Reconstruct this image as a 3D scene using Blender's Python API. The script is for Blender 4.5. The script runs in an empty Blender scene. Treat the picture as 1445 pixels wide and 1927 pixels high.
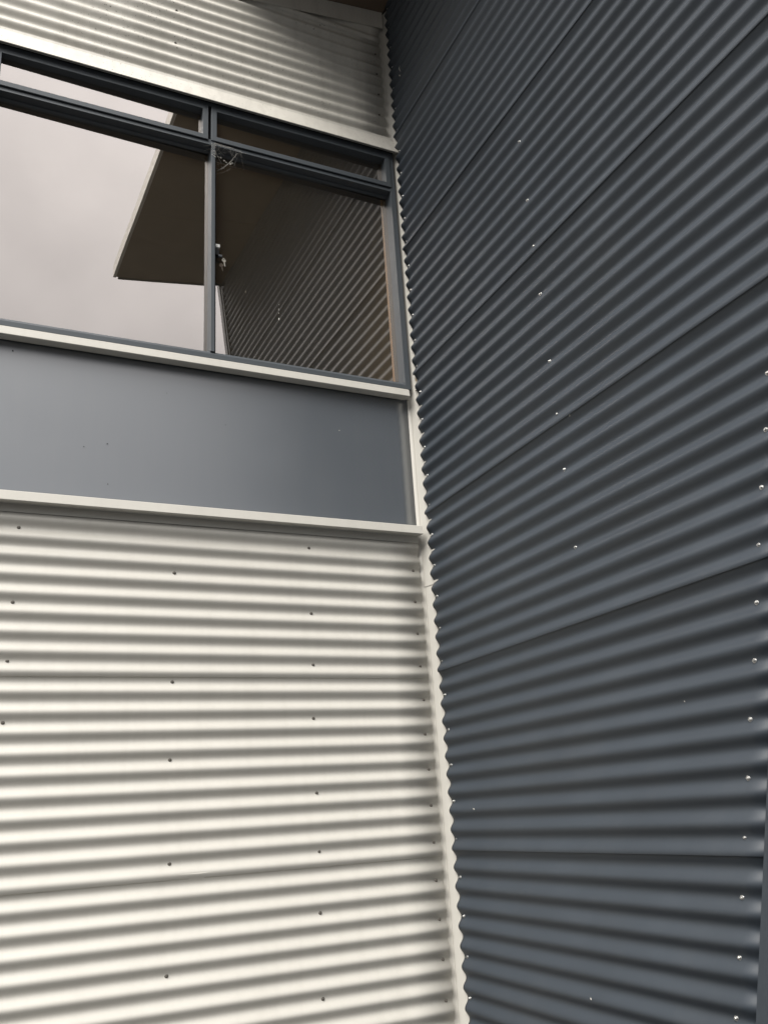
import bpy, math, random
from mathutils import Vector, noise
random.seed(7)
S = bpy.context.scene
COL = S.collection
R = math.radians

# ------------------------------------------------------------------ camera
cam_d = bpy.data.cameras.new("camera"); cam = bpy.data.objects.new("camera", cam_d); COL.objects.link(cam)
cam.location = (-1.9395, -3.5805, 1.60)
cam.rotation_euler = (1.903123, 0.060734, -0.430400)
cam_d.sensor_fit = 'VERTICAL'; cam_d.sensor_height = 24.0; cam_d.sensor_width = 18.0
cam_d.lens = 24.0 * 1638.86 / 1927.0
cam_d.clip_start = 0.05; cam_d.clip_end = 2000
S.camera = cam

# ------------------------------------------------------------------ sky (overcast)
SUN_EL, SUN_AZ = 44.0, 230.0        # azimuth clockwise from +Y; sun behind the camera, over the left shoulder
CLOUD = 24.0
SKY_POW, SKY_LOW = 1.6, 0.035
SUN_E, SUN_A, EXPO = 2.7, 38.0, 0.75
world = bpy.data.worlds.new("World"); S.world = world; world.use_nodes = True
nt = world.node_tree; N = nt.nodes; L = nt.links
for n in list(N): N.remove(n)
out = N.new("ShaderNodeOutputWorld"); bg = N.new("ShaderNodeBackground"); bg.inputs['Strength'].default_value = 0.10
sky = N.new("ShaderNodeTexSky"); sky.sky_type = 'NISHITA'; sky.sun_disc = False
sky.sun_elevation = R(SUN_EL); sky.sun_rotation = R(SUN_AZ); sky.altitude = 50
tc = N.new("ShaderNodeTexCoord"); sep = N.new("ShaderNodeSeparateXYZ")
# CIE overcast luminance (1+2 sin h)/3 times soft cloud noise
m1 = N.new("ShaderNodeMath"); m1.operation = 'MAXIMUM'; m1.inputs[1].default_value = 0.0
m2 = N.new("ShaderNodeMath"); m2.operation = 'MULTIPLY_ADD'; m2.inputs[1].default_value = 1 - SKY_LOW; m2.inputs[2].default_value = SKY_LOW
cn = N.new("ShaderNodeTexNoise"); cn.inputs['Scale'].default_value = 3.4; cn.inputs['Detail'].default_value = 5
cr = N.new("ShaderNodeMapRange"); cr.inputs[1].default_value = 0.3; cr.inputs[2].default_value = 0.7; cr.inputs[3].default_value = 0.84; cr.inputs[4].default_value = 1.20
mp_ = N.new("ShaderNodeMath"); mp_.operation = 'POWER'; mp_.inputs[1].default_value = SKY_POW
m3 = N.new("ShaderNodeMath"); m3.operation = 'MULTIPLY'
m4 = N.new("ShaderNodeMath"); m4.operation = 'MULTIPLY'; m4.inputs[1].default_value = CLOUD
cc = N.new("ShaderNodeVectorMath"); cc.operation = 'SCALE'; cc.inputs[0].default_value = (0.99, 0.955, 0.93)
mx = N.new("ShaderNodeMixRGB"); mx.inputs['Fac'].default_value = 0.9
L.new(tc.outputs['Generated'], sep.inputs[0]); L.new(sep.outputs['Z'], m1.inputs[0]); L.new(m1.outputs[0], mp_.inputs[0]); L.new(mp_.outputs[0], m2.inputs[0])
L.new(tc.outputs['Generated'], cn.inputs['Vector']); L.new(cn.outputs['Fac'], cr.inputs[0])
L.new(m2.outputs[0], m3.inputs[0]); L.new(cr.outputs[0], m3.inputs[1]); L.new(m3.outputs[0], m4.inputs[0])
L.new(m4.outputs[0], cc.inputs['Scale']); L.new(sky.outputs[0], mx.inputs[1]); L.new(cc.outputs[0], mx.inputs[2])
L.new(mx.outputs[0], bg.inputs['Color']); L.new(bg.outputs[0], out.inputs[0])

# ------------------------------------------------------------------ sun behind cloud
sd = bpy.data.lights.new("sun", 'SUN'); sd.energy = SUN_E; sd.angle = R(SUN_A); sd.color = (1.0, 0.965, 0.90)
sun = bpy.data.objects.new("sun", sd); COL.objects.link(sun)
sdir = Vector((math.sin(R(SUN_AZ)) * math.cos(R(SUN_EL)), math.cos(R(SUN_AZ)) * math.cos(R(SUN_EL)), math.sin(R(SUN_EL))))
sun.rotation_euler = sdir.to_track_quat('Z', 'Y').to_euler(); sun.location = sdir * 30
S.view_settings.view_transform = 'Standard'; S.view_settings.look = 'None'
S.view_settings.exposure = EXPO; S.view_settings.gamma = 1.0; S.view_settings.use_curve_mapping = False

# ------------------------------------------------------------------ materials
def mat(name, col, rough=0.5, spec=0.5, metal=0.0, var=0.04, nscale=3.0, bump=0.0, bscale=60.0, streak=0.0, specks=0.0, coat=0.0, ior=1.5, tone=0.015, chalk=0.0):
    m = bpy.data.materials.new(name); m.use_nodes = True
    n = m.node_tree.nodes; l = m.node_tree.links
    b = n["Principled BSDF"]
    b.inputs['Roughness'].default_value = rough; b.inputs['Metallic'].default_value = metal
    b.inputs['Specular IOR Level'].default_value = spec; b.inputs['IOR'].default_value = ior
    if coat: b.inputs['Coat Weight'].default_value = coat; b.inputs['Coat Roughness'].default_value = 0.25
    t = n.new("ShaderNodeTexCoord"); no = n.new("ShaderNodeTexNoise"); no.inputs['Scale'].default_value = nscale; no.inputs['Detail'].default_value = 6
    l.new(t.outputs['Object'], no.inputs['Vector'])
    mr = n.new("ShaderNodeMapRange"); mr.inputs[1].default_value = 0.3; mr.inputs[2].default_value = 0.7
    mr.inputs[3].default_value = 1 - var; mr.inputs[4].default_value = 1 + var
    l.new(no.outputs['Fac'], mr.inputs[0])
    sc = n.new("ShaderNodeVectorMath"); sc.operation = 'SCALE'; sc.inputs[0].default_value = col
    oi = n.new("ShaderNodeObjectInfo"); orr = n.new("ShaderNodeMapRange"); orr.inputs[3].default_value = 1 - tone; orr.inputs[4].default_value = 1 + tone
    l.new(oi.outputs['Random'], orr.inputs[0]); tm = n.new("ShaderNodeMath"); tm.operation = 'MULTIPLY'
    l.new(mr.outputs[0], tm.inputs[0]); l.new(orr.outputs[0], tm.inputs[1])
    l.new(tm.outputs[0], sc.inputs['Scale']); cur = sc.outputs[0]
    if chalk:
        ch = n.new("ShaderNodeTexNoise"); ch.inputs['Scale'].default_value = 2.4; ch.inputs['Detail'].default_value = 12; ch.inputs['Roughness'].default_value = 0.72
        l.new(t.outputs['Object'], ch.inputs['Vector'])
        cm = n.new("ShaderNodeMapRange"); cm.inputs[1].default_value = 0.48; cm.inputs[2].default_value = 0.78; cm.inputs[3].default_value = 0; cm.inputs[4].default_value = chalk
        l.new(ch.outputs['Fac'], cm.inputs[0]); cx_ = n.new("ShaderNodeMixRGB"); cx_.inputs[2].default_value = (0.22, 0.215, 0.20, 1)
        l.new(cm.outputs[0], cx_.inputs[0]); l.new(cur, cx_.inputs[1]); cur = cx_.outputs[0]
    if streak:
        mp = n.new("ShaderNodeMapping"); mp.inputs['Scale'].default_value = (9, 9, 0.7)
        l.new(t.outputs['Object'], mp.inputs[0])
        n2 = n.new("ShaderNodeTexNoise"); n2.inputs['Scale'].default_value = 2.2; n2.inputs['Detail'].default_value = 8; n2.inputs['Roughness'].default_value = 0.65
        l.new(mp.outputs[0], n2.inputs['Vector'])
        r2 = n.new("ShaderNodeMapRange"); r2.inputs[1].default_value = 0.45; r2.inputs[2].default_value = 0.75; r2.inputs[3].default_value = 0; r2.inputs[4].default_value = streak
        l.new(n2.outputs['Fac'], r2.inputs[0])
        mm = n.new("ShaderNodeMixRGB"); mm.inputs[2].default_value = (0.20, 0.185, 0.15, 1)
        l.new(r2.outputs[0], mm.inputs[0]); l.new(cur, mm.inputs[1]); cur = mm.outputs[0]
    if specks:
        vo = n.new("ShaderNodeTexNoise"); vo.inputs['Scale'].default_value = 95; vo.inputs['Detail'].default_value = 2
        l.new(t.outputs['Object'], vo.inputs['Vector'])
        r3 = n.new("ShaderNodeMapRange"); r3.inputs[1].default_value = 0.66; r3.inputs[2].default_value = 0.72; r3.inputs[3].default_value = 0; r3.inputs[4].default_value = 1
        l.new(vo.outputs['Fac'], r3.inputs[0])
        n4 = n.new("ShaderNodeTexNoise"); n4.inputs['Scale'].default_value = 1.7; n4.inputs['Detail'].default_value = 3
        l.new(t.outputs['Object'], n4.inputs['Vector'])
        r4 = n.new("ShaderNodeMapRange"); r4.inputs[1].default_value = 0.4; r4.inputs[2].default_value = 0.62; r4.inputs[3].default_value = 0; r4.inputs[4].default_value = specks
        l.new(n4.outputs['Fac'], r4.inputs[0])
        mu = n.new("ShaderNodeMath"); mu.operation = 'MULTIPLY'; l.new(r3.outputs[0], mu.inputs[0]); l.new(r4.outputs[0], mu.inputs[1])
        m5 = n.new("ShaderNodeMixRGB"); m5.inputs[2].default_value = (0.07, 0.065, 0.05, 1)
        l.new(mu.outputs[0], m5.inputs[0]); l.new(cur, m5.inputs[1]); cur = m5.outputs[0]
    l.new(cur, b.inputs['Base Color'])
    # gloss varies a little with dust
    rr = n.new("ShaderNodeMapRange"); rr.inputs[3].default_value = max(0.02, rough - 0.05); rr.inputs[4].default_value = min(1, rough + 0.06)
    l.new(no.outputs['Fac'], rr.inputs[0]); l.new(rr.outputs[0], b.inputs['Roughness'])
    if bump:
        nb = n.new("ShaderNodeTexNoise"); nb.inputs['Scale'].default_value = bscale; nb.inputs['Detail'].default_value = 3
        l.new(t.outputs['Object'], nb.inputs['Vector'])
        bp = n.new("ShaderNodeBump"); bp.inputs['Strength'].default_value = bump; bp.inputs['Distance'].default_value = 0.001
        l.new(nb.outputs['Fac'], bp.inputs['Height']); l.new(bp.outputs[0], b.inputs['Normal'])
    return m

M_cream = mat("cream_steel", (0.53, 0.515, 0.475), 0.42, 0.4, var=0.02, streak=0.09, tone=0.02, bump=0.05)
M_creamw = mat("cream_steel_weathered", (0.60, 0.58, 0.53), 0.5, 0.3, var=0.04, streak=0.22, specks=0.9, bump=0.08)
M_trim = mat("cream_flashing", (0.52, 0.505, 0.465), 0.40, 0.4, var=0.02, streak=0.08)
M_dark = mat("charcoal_steel", (0.033, 0.042, 0.054), 0.54, 0.5, ior=1.5, var=0.08, chalk=0.05, tone=0.04, bump=0.012, bscale=120)
M_panel = mat("slate_sheet", (0.066, 0.078, 0.094), 0.34, 0.5, ior=2.6, var=0.03, streak=0.04, specks=0.3, bump=0.03)
M_frame = mat("slate_aluminium", (0.066, 0.076, 0.086), 0.48, 0.5, ior=1.45, var=0.03)
M_rubber = mat("black_gasket", (0.012, 0.012, 0.013), 0.6, 0.3)
M_wood = mat("soffit_plywood", (0.17, 0.13, 0.095), 0.6, 0.3, var=0.07, nscale=5)
M_liner = mat("timber_liner", (0.95, 0.58, 0.26), 0.5, 0.3, var=0.1, nscale=14)
M_fascia = mat("pale_fascia", (0.68, 0.67, 0.62), 0.5, 0.3, streak=0.1)
M_room = mat("room_plaster", (0.20, 0.17, 0.12), 0.8, 0.2, var=0.1)
M_core = mat("wall_lining", (0.10, 0.09, 0.08), 0.8, 0.1)
M_ground = mat("asphalt", (0.036,0.036,0.036), 0.9, 0.2, var=0.25, nscale=1.2, bump=0.4, bscale=200)
M_steel = mat("zinc_screw", (0.50, 0.50, 0.49), 0.36, 0.5, metal=1.0, var=0.1, nscale=200)
M_sdull = mat("weathered_screw", (0.13, 0.12, 0.105), 0.5, 0.5, metal=0.3, var=0.3, nscale=300)
M_key = mat("nickel_key", (0.72, 0.68, 0.60), 0.35, 0.5, metal=0.5)
M_chrome = mat("bright_latch", (0.85, 0.85, 0.82), 0.3, 0.5, metal=0.2)
M_web = mat("cobweb_silk", (0.62, 0.60, 0.55), 0.9, 0.1)
M_splash = mat("dried_white_splash", (0.62, 0.60, 0.55), 0.8, 0.2)
M_dirt = mat("nest_dirt", (0.16, 0.085, 0.04), 0.9, 0.1, var=0.4, nscale=150)
M_spider = mat("spider_brown", (0.03, 0.02, 0.015), 0.7, 0.2)

def glass_mat():
    m = bpy.data.materials.new("reflective_tinted_glass"); m.use_nodes = True
    n = m.node_tree.nodes; l = m.node_tree.links
    for x in list(n): n.remove(x)
    o = n.new("ShaderNodeOutputMaterial"); mix = n.new("ShaderNodeMixShader")
    g = n.new("ShaderNodeBsdfGlossy"); g.inputs['Roughness'].default_value = 0.0; g.inputs['Color'].default_value = (0.98, 0.92, 0.89, 1)
    tr = n.new("ShaderNodeBsdfTransparent"); tr.inputs['Color'].default_value = (0.80, 0.76, 0.68, 1)
    fr = n.new("ShaderNodeFresnel"); fr.inputs['IOR'].default_value = 4.3
    ge = n.new("ShaderNodeNewGeometry"); inv = n.new("ShaderNodeMath"); inv.operation = 'SUBTRACT'; inv.inputs[0].default_value = 1.0
    l.new(ge.outputs['Backfacing'], inv.inputs[1]); mu = n.new("ShaderNodeMath"); mu.operation = 'MULTIPLY'
    l.new(fr.outputs[0], mu.inputs[0]); l.new(inv.outputs[0], mu.inputs[1]); l.new(mu.outputs[0], mix.inputs[0])
    # float glass is never quite flat
    wt_ = n.new("ShaderNodeTexCoord"); wn = n.new("ShaderNodeTexNoise"); wn.inputs['Scale'].default_value = 1.6; wn.inputs['Detail'].default_value = 1
    wb = n.new("ShaderNodeBump"); wb.inputs['Strength'].default_value = 1.0; wb.inputs['Distance'].default_value = 0.0006
    l.new(wt_.outputs['Object'], wn.inputs['Vector']); l.new(wn.outputs['Fac'], wb.inputs['Height']); l.new(wb.outputs[0], g.inputs['Normal'])
    # thin dust film, with an even brown veil of interior glow painted in
    df = n.new("ShaderNodeBsdfDiffuse"); df.inputs['Color'].default_value = (0.5, 0.45, 0.36, 1)
    t = n.new("ShaderNodeTexCoord"); no = n.new("ShaderNodeTexNoise"); no.inputs['Scale'].default_value = 22; no.inputs['Detail'].default_value = 9; no.inputs['Roughness'].default_value = 0.7
    l.new(t.outputs['Object'], no.inputs['Vector'])
    mr = n.new("ShaderNodeMapRange"); mr.inputs[1].default_value = 0.42; mr.inputs[2].default_value = 0.8; mr.inputs[3].default_value = 0.022; mr.inputs[4].default_value = 0.036
    l.new(no.outputs['Fac'], mr.inputs[0]); m2_ = n.new("ShaderNodeMixShader")
    l.new(tr.outputs[0], mix.inputs[1]); l.new(g.outputs[0], mix.inputs[2])
    l.new(mr.outputs[0], m2_.inputs[0]); l.new(mix.outputs[0], m2_.inputs[1]); l.new(df.outputs[0], m2_.inputs[2])
    l.new(m2_.outputs[0], o.inputs[0])
    return m
M_glass = glass_mat()

# ------------------------------------------------------------------ mesh helpers
def link(name, me, parent=None, smooth=False):
    o = bpy.data.objects.new(name, me); COL.objects.link(o)
    if parent is not None: o.parent = parent
    if smooth:
        for p in me.polygons: p.use_smooth = True
    return o
def mesh(name, verts, faces, m, parent=None, smooth=False):
    me = bpy.data.meshes.new(name); me.from_pydata([tuple(v) for v in verts], [], faces); me.update()
    me.materials.append(m)
    return link(name, me, parent, smooth)
def bevel(o, w=0.0012, seg=2):
    b = o.modifiers.new("bevel", 'BEVEL'); b.width = w; b.segments = seg; b.limit_method = 'ANGLE'; b.angle_limit = R(35)
    return o
def box(name, x0, x1, y0, y1, z0, z1, m, parent=None, bev=0.0):
    v = [(x, y, z) for x in (x0, x1) for y in (y0, y1) for z in (z0, z1)]
    f = [(0, 1, 3, 2), (4, 6, 7, 5), (0, 4, 5, 1), (2, 3, 7, 6), (0, 2, 6, 4), (1, 5, 7, 3)]
    o = mesh(name, v, f, m, parent)
    if bev: bevel(o, bev)
    return o
def strip_x(name, prof, x0, x1, m, parent=None, thick=0.0, closed=False, smooth=False):
    """extrude a (y,z) profile along X"""
    n = len(prof); v = [(x0, y, z) for y, z in prof] + [(x1, y, z) for y, z in prof]
    f = [(i, i + 1, n + i + 1, n + i) for i in range(n - 1)]
    if closed: f += [(n - 1, 0, n, 2 * n - 1), tuple(range(n - 1, -1, -1)), tuple(range(n, 2 * n))]
    o = mesh(name, v, f, m, parent, smooth)
    if thick:
        s = o.modifiers.new("thick", 'SOLIDIFY'); s.thickness = thick; s.offset = 0
    return o
def strip_z(name, prof, z0, z1, m, parent=None, thick=0.0):
    n = len(prof); v = [(x, y, z0) for x, y in prof] + [(x, y, z1) for x, y in prof]
    o = mesh(name, v, [(i, n + i, n + i + 1, i + 1) for i in range(n - 1)], m, parent)
    if thick:
        s = o.modifiers.new("thick", 'SOLIDIFY'); s.thickness = thick; s.offset = 0
    return o
def thing(name, label, cat, loc=(0, 0, 0), group=None, kind=None):
    o = bpy.data.objects.new(name, None); COL.objects.link(o); o.location = loc
    o['label'] = label; o['category'] = cat
    if group: o['group'] = group
    if kind: o['kind'] = kind
    return o
def ring(name, x0, x1, z0, z1, w, yf, yb, m, parent, bev=0.001, wt=None, wb=None):
    """mitred rectangular frame in the XZ plane, front face at yf"""
    wt = wt or w; wb = wb or w
    o4 = [(x0, z0), (x1, z0), (x1, z1), (x0, z1)]; i4 = [(x0 + w, z0 + wb), (x1 - w, z0 + wb), (x1 - w, z1 - wt), (x0 + w, z1 - wt)]
    v = [(x, yf, z) for x, z in o4] + [(x, yf, z) for x, z in i4] + [(x, yb, z) for x, z in o4] + [(x, yb, z) for x, z in i4]
    f = []
    for i in range(4):
        j = (i + 1) % 4
        f += [(i, j, 4 + j, 4 + i), (4 + i, 4 + j, 12 + j, 12 + i), (8 + j, 8 + i, 12 + i, 12 + j), (j, i, 8 + i, 8 + j)]
    o = mesh(name, v, f, m, parent)
    if bev: bevel(o, bev)
    return o

P = 0.0762; AMP = 0.0091
def corr(phase_z):              # 0 at a trough, -2*AMP at a crest
    return lambda z: -AMP * (1 - math.cos(2 * math.pi * (z - phase_z) / P))
TROUGH_A = 2.68454; TROUGH_B = 4.37085
cA, cB = corr(TROUGH_A), corr(TROUGH_B)

def sheet_A(z0, z1, x0, x1, m, parent, lap=0.0009, top=None, seed=0):
    """corrugated sheet on the cream wall; top(x) optional raked top"""
    nz = max(4, int((z1 - z0) / P * 18)); nx = 26
    v = []; f = []
    for i in range(nx + 1):
        x = x0 + (x1 - x0) * i / nx
        zt = top(x) if top else z1
        for j in range(nz + 1):
            z = z0 + (zt - z0) * j / nz
            t = max(0.0, 1 - (z - z0) / 0.25)
            w = 0.0011 * noise.noise(Vector((x * 1.3 + seed, z * 2.2, seed))) + 0.0005 * noise.noise(Vector((x * 6, z * 1.5, seed + 9)))
            v.append((x, cA(z) - lap * t + w, z))
    s = nz + 1
    for i in range(nx):
        for j in range(nz):
            a = i * s + j; f.append((a, a + s, a + s + 1, a + 1))
    o = mesh("corrugated_sheet", v, f, m, parent, True)
    so = o.modifiers.new("thick", 'SOLIDIFY'); so.thickness = 0.0007; so.offset = 0
    return o
XB = 0.0058
def end_B(z): return -(1.277 + 0.3209 * z)       # raked outer end of the charcoal wall
def sheet_B(z0, z1, yin, parent, lap=0.0027, seed=0):
    nz = max(4, int((z1 - z0) / P * 26)); ny = 30
    v = []; f = []
    for i in range(ny + 1):
        u = i / ny; u = u ** 1.3
        for j in range(nz + 1):
            z = z0 + (z1 - z0) * j / nz
            y = yin + (end_B(z) - 0.028 - yin) * u
            t = max(0.0, 1 - (z - z0) / 0.16); t = t * t * (3 - 2 * t)
            w = 0.0011 * noise.noise(Vector((y * 1.1 + seed, z * 1.2, seed + 3))) + 0.00015 * noise.noise(Vector((y * 5, z * 0.8, seed + 9)))
            if u < 0.02: w += 0.0008 * noise.noise(Vector((seed, z * 30, 1)))
            v.append((XB + cB(z) - lap * t + w, y, z))
    s = nz + 1
    for i in range(ny):
        for j in range(nz):
            a = i * s + j; f.append((a, a + s, a + s + 1, a + 1))
    o = mesh("corrugated_sheet", v, f, M_dark, parent, True)
    so = o.modifiers.new("thick", 'SOLIDIFY'); so.thickness = 0.0008; so.offset = 0
    return o

def screw_mesh(m):
    """hex washer-head screw, axis -Y, base at origin: washer disc, flange, hex head with slot"""
    v = []; f = []
    def rings(spec, n):
        base = len(v)
        for r, h in spec:
            for k in range(n):
                a = 2 * math.pi * k / n; v.append((r * math.cos(a), -h, r * math.sin(a)))
        for q in range(len(spec) - 1):
            for k in range(n):
                a = base + q * n + k; b = base + q * n + (k + 1) % n
                f.append((a, b, b + n, a + n))
        f.append(tuple(base + (len(spec) - 1) * n + k for k in range(n)))
    rings([(0.0072, -0.002), (0.0074, 0.0006), (0.0066, 0.0016)], 14)
    rings([(0.0058, 0.0014), (0.0056, 0.0024), (0.0046, 0.0028)], 14)
    rings([(0.0040, 0.0026), (0.0040, 0.0058), (0.0033, 0.0066)], 6)
    me = bpy.data.meshes.new("screw"); me.from_pydata(v, [], f); me.update(); me.materials.append(m)
    return me
ME_scrA = screw_mesh(M_sdull); ME_scrB = screw_mesh(M_steel)
def place_screw(me, x, y, z, parent, axis='Y'):
    o = bpy.data.objects.new("screw", me); COL.objects.link(o); o.parent = parent
    o.location = (x, y, z)
    tilt = R(random.uniform(-4, 4)), R(random.uniform(0, 60)), R(random.uniform(-4, 4))
    o.rotation_euler = (tilt[0], tilt[1], tilt[2] - (R(90) if axis == 'X' else 0))
    return o

# ------------------------------------------------------------------ ground
def ground():
    n = 14; v = []; f = []; s = 900.0
    for i in range(n + 1):
        for j in range(n + 1):
            v.append((-s + 2 * s * i / n, -s + 2 * s * j / n, 0))
    for i in range(n):
        for j in range(n): a = i * (n + 1) + j; f.append((a, a + n + 1, a + n + 2, a + 1))
    o = mesh("ground", v, f, M_ground); o['kind'] = 'structure'; return o
ground()

# ------------------------------------------------------------------ cream wall
CW = thing("cream_wall", "cream corrugated steel wall with grey flat panel and window opening", "wall", kind='thing')
XL = -4.6
def soffit_z(x, y): return 6.22 + 0.15 * x - 0.077 * y
def roof_z(x): return 6.215 + 0.15 * x
XE = -0.0385
sheet_A(-0.02, 0.664, XL, XE, M_cream, CW, seed=1)
sheet_A(0.644, 1.426, XL, XE, M_cream, CW, seed=2)
sheet_A(1.406, 2.190, XL, XE, M_cream, CW, seed=3)
sheet_A(2.168, 2.835, XL, XE, M_cream, CW, seed=4)
sheet_A(5.190, 5.998, XL, XE, M_creamw, CW, seed=5, top=lambda x: min(5.998, roof_z(x) - 0.01))
o = sheet_A(5.978, 6.20, -1.55, XE, M_creamw, CW, seed=6, top=lambda x: max(5.9781, roof_z(x) - 0.01))
# lining behind the sheets
box("wall_lining", XL, 0.02, 0.035, 0.12, 0.0, 3.60, M_core, CW)
box("wall_lining", XL, 0.02, 0.035, 0.12, 5.16, 5.45, M_core, CW)
mesh("wall_lining", [(XL, 0.035, 5.45), (0.02, 0.035, 5.45), (0.02, 0.035, roof_z(0.02)), (XL, 0.035, roof_z(XL)),
                     (XL, 0.12, 5.45), (0.02, 0.12, 5.45), (0.02, 0.12, roof_z(0.02)), (XL, 0.12, roof_z(XL))],
     [(0, 1, 2, 3), (7, 6, 5, 4), (0, 4, 5, 1), (3, 2, 6, 7), (1, 5, 6, 2), (0, 3, 7, 4)], M_core, CW)
box("wall_lining", XL, -3.115, 0.035, 0.12, 3.60, 5.16, M_core, CW)
sheet_A(3.62, 5.21, XL, -3.13, M_cream, CW, seed=8)
# flat slate infill panel (slightly oil-canned sheet)
def flat_panel():
    x0, x1, z0, z1 = XL, -0.0195, 2.86, 3.63; nx, nz = 60, 12; v = []; f = []
    for i in range(nx + 1):
        for j in range(nz + 1):
            x = x0 + (x1 - x0) * i / nx; z = z0 + (z1 - z0) * j / nz
            v.append((x, 0.012 + 0.0016 * noise.noise(Vector((x * 1.1, z * 1.6, 3.3))), z))
    for i in range(nx):
        for j in range(nz): a = i * (nz + 1) + j; f.append((a, a + nz + 1, a + nz + 2, a + 1))
    o = mesh("infill_panel", v, f, M_panel, CW, True); o['label'] = "flat slate grey panel below the window"
    s = o.modifiers.new("thick", 'SOLIDIFY'); s.thickness = 0.003; s.offset = -1
flat_panel()
M_spot = mat("dark_spot", (0.02, 0.02, 0.02), 0.8, 0.2)
def spot(x, z, rr, m):
    v = [(x + rr * (1 + random.uniform(-.3, .3)) * math.cos(2 * math.pi * k / 9), 0.0088, z + rr * (1 + random.uniform(-.3, .3)) * math.sin(2 * math.pi * k / 9)) for k in range(9)]
    v.append((x, 0.0078, z)); mesh("stain_spot", v, [(k, (k + 1) % 9, 9) for k in range(9)], m, CW)
for x, z, rr in ((-1.90, 3.55, .0035), (-1.497, 3.170, .0028), (-1.592, 3.145, .0022), (-1.487, 2.985, .0022), (-0.98, 3.33, .0016), (-1.25, 3.45, .0015)): spot(x, z, rr, M_spot)
spot(-0.413, 3.378, .0028, M_creamw)
# cream sill flashing under the window
o = strip_x("sill_flashing", [(-0.030, 3.6405), (-0.043, 3.6315), (-0.045, 3.630), (-0.051, 3.594), (-0.049, 3.592), (0.008, 3.598)], XL, -0.040, M_trim, CW, thick=0.0014)
# lower cream band flashing
strip_x("band_flashing", [(0.008, 2.900), (-0.062, 2.892), (-0.064, 2.890), (-0.070, 2.852), (-0.068, 2.850), (-0.014, 2.856), (-0.012, 2.854), (-0.012, 2.8215)], XL, -0.037, M_trim, CW, thick=0.0014)
# sloped cream apron above the window
strip_x("head_flashing", [(-0.0185, 5.262), (-0.0200, 5.245), (-0.066, 5.130), (-0.0675, 5.126), (-0.064, 5.124), (-0.02, 5.150)], XL, 0.0, M_creamw, CW, thick=0.0012)
# raked flashing under the eave
mesh("raked_flashing", [(XL, -0.0215, roof_z(XL) - 0.125), (-0.012, -0.0215, 6.088), (-0.012, -0.0215, 6.216), (XL, -0.0215, roof_z(XL) + .002),
                        (XL, -0.019, roof_z(XL) - 0.125), (-0.022, -0.019, 6.088), (-0.022, -0.019, 6.216), (XL, -0.019, roof_z(XL) + .002)],
     [(0, 1, 2, 3), (7, 6, 5, 4), (0, 4, 5, 1), (1, 5, 6, 2)], M_creamw, CW)
# inside-corner flashing, upper length laps over the lower
cprof = [(-0.060, 0.0165), (-0.026, 0.0165), (-0.0135, 0.0085), (-0.0108, 0.0010), (-0.0080, 0.0024), (-0.0050, -0.0060), (0.0070, -0.050), (0.0085, -0.110)]
cprof2 = [(-0.060, 0.0060), (-0.0140, 0.0075), (-0.0112, 0.0010), (-0.0086, 0.0030), (-0.0055, -0.0050), (0.0074, -0.050), (0.0095, -0.110)]
strip_z("corner_flashing", cprof2, 0.0, 2.640, M_trim, CW, 0.0010)
strip_z("corner_flashing", [(a - 0.0022, b - 0.0022) for a, b in cprof], 2.6085, 3.600, M_trim, CW, 0.0010)
strip_z("corner_flashing", [(-0.034, 0.004), (-0.0125, 0.004), (-0.0100, 0.0016), (-0.0078, 0.0022), (-0.0050, -0.0060), (0.0070, -0.050), (0.0085, -0.110)], 3.600, 5.150, M_trim, CW, 0.0010)
strip_z("corner_flashing", [(-0.060, 0.0060), (-0.013, 0.0050), (-0.0105, 0.0018), (-0.0083, 0.0022), (-0.0055, -0.0060), (0.0072, -0.050), (0.0085, -0.110)], 5.130, 6.21, M_trim, CW, 0.0010)
# screws of the cream wall, in the valleys
def scA(x, k): place_screw(ME_scrA, x + random.uniform(-.004, .004), -0.0004, TROUGH_A + k * P, CW)
for j in range(17): scA(-0.068, -2 * j)
for j in range(5): scA(-0.068, 42 - 2 * j)
for x in (-0.5987, -1.8218, -2.43, -3.04):
    for b in (0, 10, 20):
        for d in (0, 4, 7): scA(x, 1 - b - d)
for k in (-1, -7, -11, -16, -21, -26): scA(-1.204, k)
for k in (34, 37, 40): scA(-1.248, k)

# ------------------------------------------------------------------ charcoal wall
DW = thing("charcoal_wall", "charcoal corrugated steel wall with raked outer edge, right of the corner", "wall", kind='thing')
laps = [TROUGH_B - (k + 0.5) * P - 0.009 for k in (58, 48, 38, 28, 18, 8, -2, -12, -22)]
laps = [-0.35 + 0.33] + laps[1:]
yin = [-0.060, -0.060, -0.062, -0.062, -0.060, -0.052, -0.050, -0.048, -0.050]
for i in range(len(laps)):
    z0 = laps[i]; z1 = (laps[i + 1] + 0.03) if i + 1 < len(laps) else 6.9
    if z0 > 6.6: break
    sheet_B(z0, min(z1, 6.60), yin[i], DW, seed=20 + i)
def wall_core():
    z0, z1 = 0.0, 6.62; v = []
    for x in (0.0115, 0.16):
        v += [(x, 0.02, z0), (x, end_B(z0) - 0.03, z0), (x, end_B(z1) - 0.03, z1), (x, 0.02, z1)]
    mesh("wall_lining", v, [(0, 1, 2, 3), (7, 6, 5, 4), (0, 4, 5, 1), (1, 5, 6, 2), (2, 6, 7, 3), (3, 7, 4, 0)], M_core, DW)
wall_core()
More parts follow.
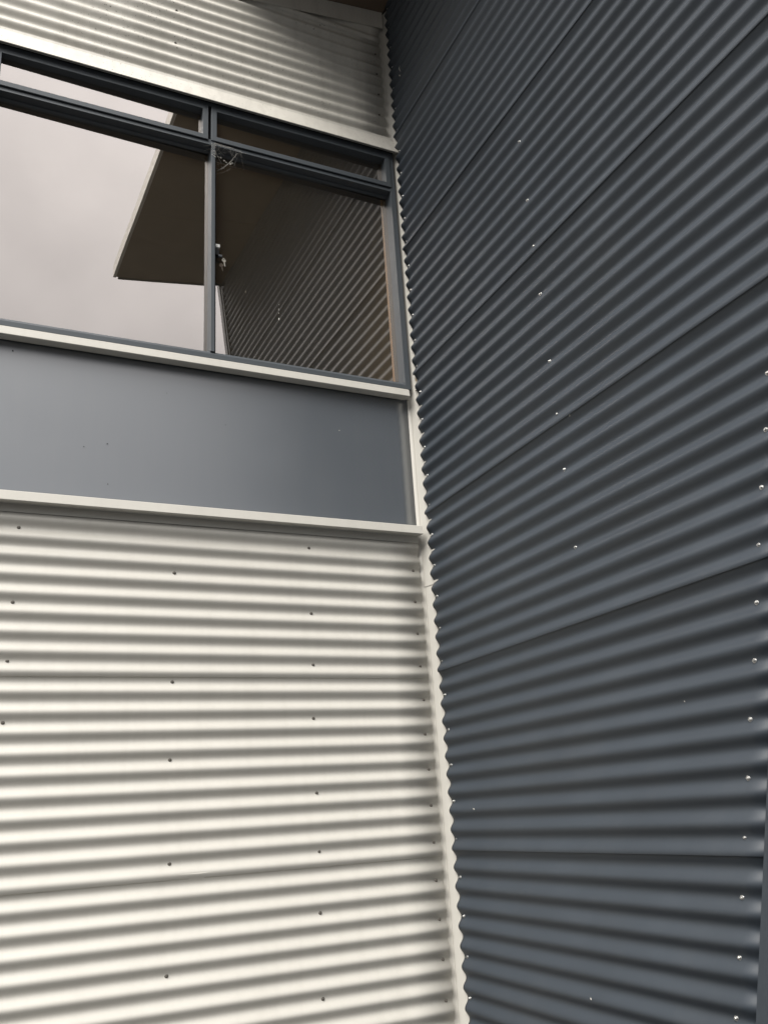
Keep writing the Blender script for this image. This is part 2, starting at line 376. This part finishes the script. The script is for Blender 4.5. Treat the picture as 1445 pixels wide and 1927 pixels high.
# flat charcoal barge trim along the raked edge: front lip, side cover and return
def edge_trim():
    prof = [(-0.0195, 0.010), (-0.0195, -0.012), (-0.0210, -0.0145), (-0.030, -0.017), (-0.030, -0.082), (-0.028, -0.085), (0.16, -0.087)]
    # (x, y relative to the sheet end)
    v = []; zs = [0.0, 2.2, 4.4, 6.62]
    for z in zs:
        for x, y in prof: v.append((x, end_B(z) + y - 0.036, z))
    n = len(prof); f = []
    for q in range(len(zs) - 1):
        for i in range(n - 1):
            a = q * n + i; f.append((a, a + n, a + n + 1, a + 1))
    o = mesh("edge_flashing", v, f, M_dark, DW); s = o.modifiers.new("thick", 'SOLIDIFY'); s.thickness = 0.0012; s.offset = 0
edge_trim()
def scB(y, z): place_screw(ME_scrB, XB - 0.0006, y + random.uniform(-.003, .003), z + random.uniform(-.0012, .0012), DW, 'X')
for k in range(-13, 28):
    z = TROUGH_B - 2 * k * P
    if z > 0.1: scB(-0.071 if z > 3.7 else -0.081, z)
for k in (0, 4, 7, 10, 14, 17, 20, 24, 27, 30, 34, 37, 40): 
    if k <= 24: scB(-1.138, TROUGH_B - (1 + k) * P)
scB(-1.171, 1.592)
for j in range(-6, 16):
    z = TROUGH_B - (22 + 2 * j) * P; scB(-(2.6184 + 0.32185 * (z - TROUGH_B)) - 0.0, z)
# dried splashes / scrapes on the charcoal sheets
def splash(y, z, ln, wd, ang, parent=DW):
    v = []; n = 10
    for k in range(n):
        a = 2 * math.pi * k / n; r = 1 + random.uniform(-.3, .3)
        p_ = ln * r * math.cos(a); q_ = wd * r * math.sin(a)
        yy = y + p_ * math.cos(ang) - q_ * math.sin(ang); zz = z + p_ * math.sin(ang) + q_ * math.cos(ang)
        v.append((XB + cB(zz) - 0.0022, yy, zz))
    c = (XB + cB(z) - 0.0030, y, z)
    v.append(c); mesh("splash_mark", v, [(k, (k + 1) % n, n) for k in range(n)], M_splash, parent)
splash(-0.181, 5.624, .016, .003, 1.9); splash(-0.156, 5.601, .005, .004, 0)
splash(-0.277, 1.591, .006, .0022, .5); splash(-0.266, 1.466, .007, .0018, 2.6); splash(-0.29, 1.463, .003, .0015, .4); splash(-0.413, 1.452, .007, .0018, 1.0)
splash(-0.923, 0.982, .0045, .002, .8); splash(-1.231, 2.951, .005, .0012, 2.4); splash(-1.55, 1.86, .003, .0012, 1)

# ------------------------------------------------------------------ canopy roof over the corner
CR = thing("canopy_roof", "projecting skillion roof canopy with brown plywood soffit over the corner", "roof", (0, 0, 0), kind='thing')
xl, yf_ = -0.985, -3.40
xr = 0.30
def quad_slab(name, x0, x1, y0, y1, zfun, t, m, parent, lift=0.0):
    v = [(x, y, zfun(x, y) + lift + d) for d in (0, t) for x, y in ((x0, y0), (x1, y0), (x1, y1), (x0, y1))]
    return mesh(name, v, [(3, 2, 1, 0), (4, 5, 6, 7), (0, 1, 5, 4), (1, 2, 6, 5), (2, 3, 7, 6), (3, 0, 4, 7)], m, parent)
# plywood soffit sheets with open joints
ys = [0.03, -1.14, -2.34, yf_]
for i in range(3):
    quad_slab("soffit_panel", xl + 0.012, -0.004, ys[i + 1] + 0.002, ys[i] - 0.002, soffit_z, 0.012, M_wood, CR)
quad_slab("roof_sheet", xl + 0.012, xr, yf_ - 0.03, 0.25, soffit_z, 0.03, M_dark, CR, lift=0.090)
quad_slab("roof_framing", xl + 0.03, xr - 0.02, yf_ + 0.03, 0.2, soffit_z, 0.070, M_core, CR, lift=0.018)
quad_slab("fascia", xl - 0.015, xl + 0.010, yf_ - 0.0, 0.02, soffit_z, 0.128, M_fascia, CR, lift=-0.006)
quad_slab("fascia", xl + 0.03, xr, yf_ - 0.020, yf_ - 0.002, soffit_z, 0.128, M_dark, CR, lift=-0.012)
# low roof edge on the wall left of the canopy
MR = thing("main_roof", "low dark roof edge above the cream wall", "roof", kind='thing')
v = [(x, y, roof_z(x) + d) for d in (0.004, 0.06) for x, y in ((XL, -0.06), (xl - 0.02, -0.06), (xl - 0.02, 3.4), (XL, 3.4))]
mesh("roof_sheet", v, [(3, 2, 1, 0), (4, 5, 6, 7), (0, 1, 5, 4), (1, 2, 6, 5), (2, 3, 7, 6), (3, 0, 4, 7)], M_dark, MR)
v = [(x, y, roof_z(x) + d) for d in (0.004, 0.06) for x, y in ((xl - 0.02, 0.26), (0.16, 0.26), (0.16, 3.4), (xl - 0.02, 3.4))]
mesh("roof_sheet", v, [(3, 2, 1, 0), (4, 5, 6, 7), (0, 1, 5, 4), (1, 2, 6, 5), (2, 3, 7, 6), (3, 0, 4, 7)], M_dark, MR)

# ------------------------------------------------------------------ room behind the glass
def room():
    def s(name, *a):
        o = box(name, *a, M_room); o['kind'] = 'structure'
    s("room_floor", -4.2, 0.0, 0.125, 3.2, 3.45, 3.50)
    s("room_ceiling", -4.2, 0.0, 0.125, 3.2, 5.25, 5.30)
    s("room_wall_back", -4.2, 0.0, 3.2, 3.28, 3.45, 5.30)
    s("room_wall_right", -0.02, 0.05, 0.125, 3.2, 3.502, 5.248)
    s("room_wall_left", -4.28, -4.202, 0.125, 3.28, 3.45, 5.30)
room()

# ------------------------------------------------------------------ window
W = thing("window", "slate grey aluminium window with reflective panes and opening top lights", "window", (0, 0, 0), kind='thing')
YF, YG = -0.030, 0.030
XJ = -0.020; ZB, ZT = 3.6435, 5.155
MULL = [(-1.060, -1.041), (-2.100, -2.081)]
XLJ = -3.12
TB0, TB1 = 4.872, 4.899           # transom bar
# outer frame members
box("jamb", -0.0500, XJ, YF, 0.055, ZB, ZT, M_frame, W, 0.001)
box("jamb", XLJ, XLJ + 0.030, YF, 0.055, ZB, ZT, M_frame, W, 0.001)
strip_x("sill_frame", [(0.055, ZB), (YF, ZB), (YF, ZB + 0.022), (YF + 0.012, 3.681), (0.055, 3.688)], XLJ + 0.0301, -0.0501, M_frame, W, closed=True)
strip_x("sill_frame", [(YF - 0.003, ZB - 0.002), (YF - 0.003, ZB + 0.0075), (YF + 0.004, ZB + 0.0075), (YF + 0.004, ZB - 0.002)][::-1], XLJ, XJ + 0.001, M_frame, W, closed=True)
box("head_frame", XLJ + 0.0301, -0.0501, YF, 0.055, 5.1165, ZT, M_frame, W, 0.001)
strip_x("head_drip", [(-0.062, 5.122), (-0.050, 5.135), (YF - 0.001, 5.140), (YF - 0.001, 5.150), (-0.052, 5.146), (-0.064, 5.130)], XLJ, XJ, M_rubber, W, closed=True)
for a, b in MULL:
    box("mullion", a, b, YF, 0.055, 3.6805, 5.1160, M_frame, W, 0.001)
bays = [(-1.041, -0.050), (-2.081, -1.060), (-3.090, -2.100)]
for i, (a, b) in enumerate(bays):
    ov = 0.0185
    strip_x("transom_bar", [(0.055, TB0), (YF, TB0), (YF, TB0 + 0.007), (YF + 0.004, TB0 + 0.010), (YF + 0.004, TB1 + 0.010), (0.055, TB1 + 0.010)], a, b, M_frame, W, closed=True)
    # glazing bead under the bar
    strip_x("glazing_bead", [(0.030, TB0 - 0.0005), (0.014, TB0 - 0.0005), (0.013, TB0 - 0.004), (0.017, TB0 - 0.009), (0.024, TB0 - 0.012), (0.030, TB0 - 0.0125)], a, b, M_frame, W, closed=True)
    # main pane, half a degree out of true in its rebate
    g = box("glass_pane", -(b - a) / 2 - 0.004, (b - a) / 2 + 0.004, 0, 0.006, 3.676, TB0 + 0.004, M_glass, W)
    g.location = ((a + b) / 2, YG + (0.0 if i == 0 else 0.0), 0); g.rotation_euler = (0, 0, R(0.7))
    # opening top light
    sx0, sx1 = (a - (0.019 / 2 - 0.0025) * 0 - 0.022 + 0.0, b + 0.004) if i == 0 else (a - 0.001, b - 0.0185)
    if i == 0: sx0, sx1 = -1.0630, -0.0455
    elif i == 1: sx0, sx1 = -2.0880, -1.0785
    else: sx0, sx1 = -3.094, -2.0985
    sash = ring("transom_sash", sx0, sx1, 4.898, 5.1135, 0.0285, YF - 0.006, 0.020, M_frame, W, 0.0012, wt=0.026, wb=0.027)
    cx = (sx0 + sx1) / 2
    pn = box("pane", -(sx1 - sx0) / 2 + 0.024, (sx1 - sx0) / 2 - 0.024, 0, 0.005, 4.921, 5.0915, M_glass, sash)
    pn.location = (cx, 0.0045 if i else 0.010, 0); pn.rotation_euler = (0, 0, R(0.7))
    # black gasket lines round the sash
    ring("gasket", sx0 + 0.003, sx1 - 0.003, 4.8945, 5.1155, 0.006, YF + 0.0015, 0.018, M_rubber, sash, 0)
# timber reveal lining seen through the glass at the right jamb
box("timber_liner", -0.0690, -0.0610, 0.0600, 0.068, 3.70, 4.98, M_liner, W)
box("timber_liner", XLJ, -0.02, 0.126, 0.16, 3.655, 3.675, M_liner, W)
strip_z('gasket', [(-1.0412, 0.0), (-1.0290, 0.004), (-1.0285, 0.0295)], 3.684, 4.871, M_rubber, W, 0.001)
# keyed lock on the mullion
lk = box("window_lock", -1.0405, -1.013, -0.004, 0.022, 4.236, 4.272, M_rubber, W, 0.002)
box("lock_plate", -1.0315, -1.010, -0.007, 0.012, 4.279, 4.297, M_chrome, lk, 0.0015)
box("lock_barrel", -1.0165, -0.999, -0.006, 0.008, 4.228, 4.240, M_frame, lk, 0.0015)

# ------------------------------------------------------------------ key hanging in the lock
def key():
    K = thing("key", "small pale metal key hanging by the mullion of the window", "key", (-0.985, 0.004, 4.20))
    v = []; n = 16
    import math as mm
    # outline of a trefoil bow with blade, local XZ
    out_ = []
    for k in range(n + 1):
        a = R(-60) + R(300) * k / n
        r = 0.0105 * (1 + 0.14 * math.cos(3 * (a - R(90))))
        out_.append((r * math.cos(a), 0.018 + r * math.sin(a)))
    out_ += [(-0.0032, 0.009), (-0.0030, -0.012), (-0.0008, -0.018), (0.0016, -0.016), (0.0030, -0.013), (0.0018, -0.010), (0.0032, -0.007), (0.0020, -0.004), (0.0032, -0.001), (0.0032, 0.009)]
    m = len(out_)
    v = [(x, -0.001, z) for x, z in out_] + [(x, 0.001, z) for x, z in out_]
    f = [tuple(range(m)), tuple(range(2 * m - 1, m - 1, -1))] + [(i, i + m, (i + 1) % m + m, (i + 1) % m) for i in range(m)]
    b = mesh("key_blade", v, f, M_key, K)
    # dark hole as a thin ring boss
    def torus(name, R0, r0, c, rot, mt):
        vv = []; ff = []; a_, b_ = 20, 6
        for i in range(a_):
            for j in range(b_):
                t, u = 2 * math.pi * i / a_, 2 * math.pi * j / b_
                vv.append(((R0 + r0 * math.cos(u)) * math.cos(t), r0 * math.sin(u), (R0 + r0 * math.cos(u)) * math.sin(t)))
        for i in range(a_):
            for j in range(b_):
                ff.append((i * b_ + j, ((i + 1) % a_) * b_ + j, ((i + 1) % a_) * b_ + (j + 1) % b_, i * b_ + (j + 1) % b_))
        o = mesh(name, vv, ff, mt, K, True); o.location = c; o.rotation_euler = rot; return o
    torus("key_ring", 0.0125, 0.0006, (-0.004, 0, 0.035), (0, 0, R(55)), M_sdull)
    torus("key_hole", 0.0022, 0.0007, (0.0005, -0.0012, 0.0215), (0, 0, 0), M_rubber)
    K.rotation_euler = (0, R(-12), R(15))
key()

# ------------------------------------------------------------------ cobweb and small debris
def tube(v, f, pts, r):
    n = 4; base = len(v)
    for i, p in enumerate(pts):
        d = (pts[min(i + 1, len(pts) - 1)] - pts[max(i - 1, 0)]).normalized()
        a = d.cross(Vector((0.3, 1, 0.2))).normalized(); b = d.cross(a)
        for k in range(n):
            t = 2 * math.pi * k / n; v.append(p + a * r * math.cos(t) + b * r * math.sin(t))
    for i in range(len(pts) - 1):
        for k in range(n):
            q = base + i * n + k; w = base + i * n + (k + 1) % n
            f.append((q, w, w + n, q + n))
def cobweb():
    v = []; f = []; rnd = random.Random(3)
    def strand(a, b, sag, r, seg=7):
        a, b = Vector(a), Vector(b); pts = []
        for i in range(seg + 1):
            t = i / seg; p = a.lerp(b, t); p.z -= sag * 4 * t * (1 - t)
            p += Vector((rnd.uniform(-1, 1), rnd.uniform(-1, 1), rnd.uniform(-1, 1))) * 0.0008; pts.append(p)
        tube(v, f, pts, r)
    strand((-1.045, -0.036, 4.884), (-0.900, -0.038, 4.868), -0.004, 0.0006)
    strand((-1.050, -0.036, 4.879), (-0.950, -0.038, 4.878), 0.004, 0.0008)
    strand((-1.030, -0.036, 4.880), (-0.880, -0.034, 4.870), 0.006, 0.0004)
    strand((-1.000, 0.010, 4.768), (-0.925, -0.030, 4.862), 0.010, 0.0006)
    strand((-1.020, 0.010, 4.755), (-0.940, -0.010, 4.835), 0.006, 0.0004)
    strand((-1.052, -0.033, 4.855), (-1.000, 0.000, 4.800), 0.005, 0.0005)
    for q in range(24):
        a = (rnd.uniform(-1.055, -0.90), rnd.uniform(-0.038, -0.028), rnd.uniform(4.868, 4.888))
        b = (a[0] + rnd.uniform(-.07, .07), rnd.uniform(-0.03, 0.02), 4.875 - abs(rnd.gauss(0, 0.035)))
        strand(a, b, rnd.uniform(0, .012), rnd.uniform(0.00010, 0.00028), 5)
    for q in range(16):   # strands over the mullion face
        z = rnd.uniform(4.80, 4.88); strand((-1.062, -0.032, z), (-1.036, -0.033, z + rnd.uniform(-.02, .02)), 0.001, rnd.uniform(0.0002, 0.0005), 4)
    # dust clots
    clots = [(-1.008, -0.002, 4.836), (-1.004, -0.002, 4.830), (-0.955, 0.0, 4.806), (-0.951, 0.0, 4.812), (-0.944, 0.0, 4.818), (-0.985, 0, 4.822), (-0.975, 0, 4.812), (-1.02, -0.01, 4.826)]
    for (x, y, z) in clots:
        for t in range(4):
            strand((x + rnd.uniform(-.005, .005), y, z + rnd.uniform(-.006, .006)), (x + rnd.uniform(-.005, .005), y, z + rnd.uniform(-.006, .006)), 0, rnd.uniform(.0007, .0014), 2)
    o = mesh("cobweb", v, f, M_web)
    o['label'] = "dusty grey cobweb with clots under the right top light beside the mullion"; o['category'] = "cobweb"
cobweb()

def spider():
    v = []; f = []
    T = thing("spider", "tiny dark spider at the right end of the cream sill flashing", "spider", (-0.004, -0.052, 3.629))
    body = []; bf = []
    for (cx, cz, r) in ((0, 0, .0032), (.0045, .0012, .0022)):
        base = len(body)
        for i in range(5):
            for k in range(8):
                ph = math.pi * (i + .5) / 5; th = 2 * math.pi * k / 8
                body.append((cx + r * math.cos(ph) * 1.2, r * math.sin(ph) * math.cos(th), cz + r * math.sin(ph) * math.sin(th)))
        for i in range(4):
            for k in range(8): bf.append((base + i * 8 + k, base + i * 8 + (k + 1) % 8, base + (i + 1) * 8 + (k + 1) % 8, base + (i + 1) * 8 + k))
        bf.append(tuple(base + k for k in range(8))); bf.append(tuple(base + 32 + k for k in range(7, -1, -1)))
    mesh("body", body, bf, M_spider, T, True)
    for k in range(8):
        s = 1 if k % 2 else -1; a = R(-50 + 33 * (k // 2)); lv = []; lf = []
        p0 = Vector((.003, 0, 0)); p1 = Vector((.003 + .006 * math.sin(a), -.003, s * .006)); p2 = Vector((.003 + .010 * math.sin(a), .001, s * .011))
        tube(lv, lf, [p0, p1, p2], .0004); mesh("leg", lv, lf, M_spider, T)
spider()
def debris(name, label, cat, loc, rad, m, seed, n=26, stretch=(1, 1, 1)):
    v = []; f = []; rnd = random.Random(seed)
    for q in range(n):
        c = Vector((rnd.gauss(0, .5) * rad * stretch[0], rnd.gauss(0, .5) * rad * stretch[1], rnd.gauss(0, .5) * rad * stretch[2])); r = rad * rnd.uniform(.12, .4); b = len(v)
        for dx, dy, dz in ((1, 0, 0), (-1, 0, 0), (0, 1, 0), (0, -1, 0), (0, 0, 1), (0, 0, -1)):
            v.append(c + Vector((dx, dy, dz)) * r * rnd.uniform(.7, 1.3))
        for t in ((0, 2, 4), (2, 1, 4), (1, 3, 4), (3, 0, 4), (2, 0, 5), (1, 2, 5), (3, 1, 5), (0, 3, 5)): f.append(tuple(b + i for i in t))
    o = mesh(name, v, f, m); o.location = loc; o['label'] = label; o['category'] = cat
debris("dirt_clump", "rusty brown crumbs of dirt in the corner below the sill", "dirt", (0.002, -0.058, 3.262), 0.006, M_dirt, 4, stretch=(.4, .6, 4))
M_foam = mat("yellowed_sealant", (0.45, 0.33, 0.16), 0.7, 0.2, var=0.3, nscale=120)
debris("sealant_blob", "yellowed blob of sealant where the charcoal sheet steps out beside the window", "sealant", (0.001, -0.052, 3.693), 0.006, M_foam, 5, stretch=(.5, .6, 1.6))
# white drips stuck on the right pane
def drip(x, z, h, w):
    v = []; n = 8
    for k in range(n):
        a = 2 * math.pi * k / n; v.append((x + w * math.cos(a), 0.0275, z + h * math.sin(a)))
    v.append((x, 0.0255, z)); return v, [(k, (k + 1) % n, n) for k in range(n)]
o = None
for (x, z, h, w) in ((-0.702, 3.956, .0075, .0028), (-0.702, 3.990, .003, .0013), (-0.703, 4.012, .006, .0007), (-0.873, 4.076, .009, .0010), (-0.70, 4.04, .003, .0006)):
    vv, ff = drip(x, z, h, w); mesh("splash_mark", vv, ff, M_splash, W)
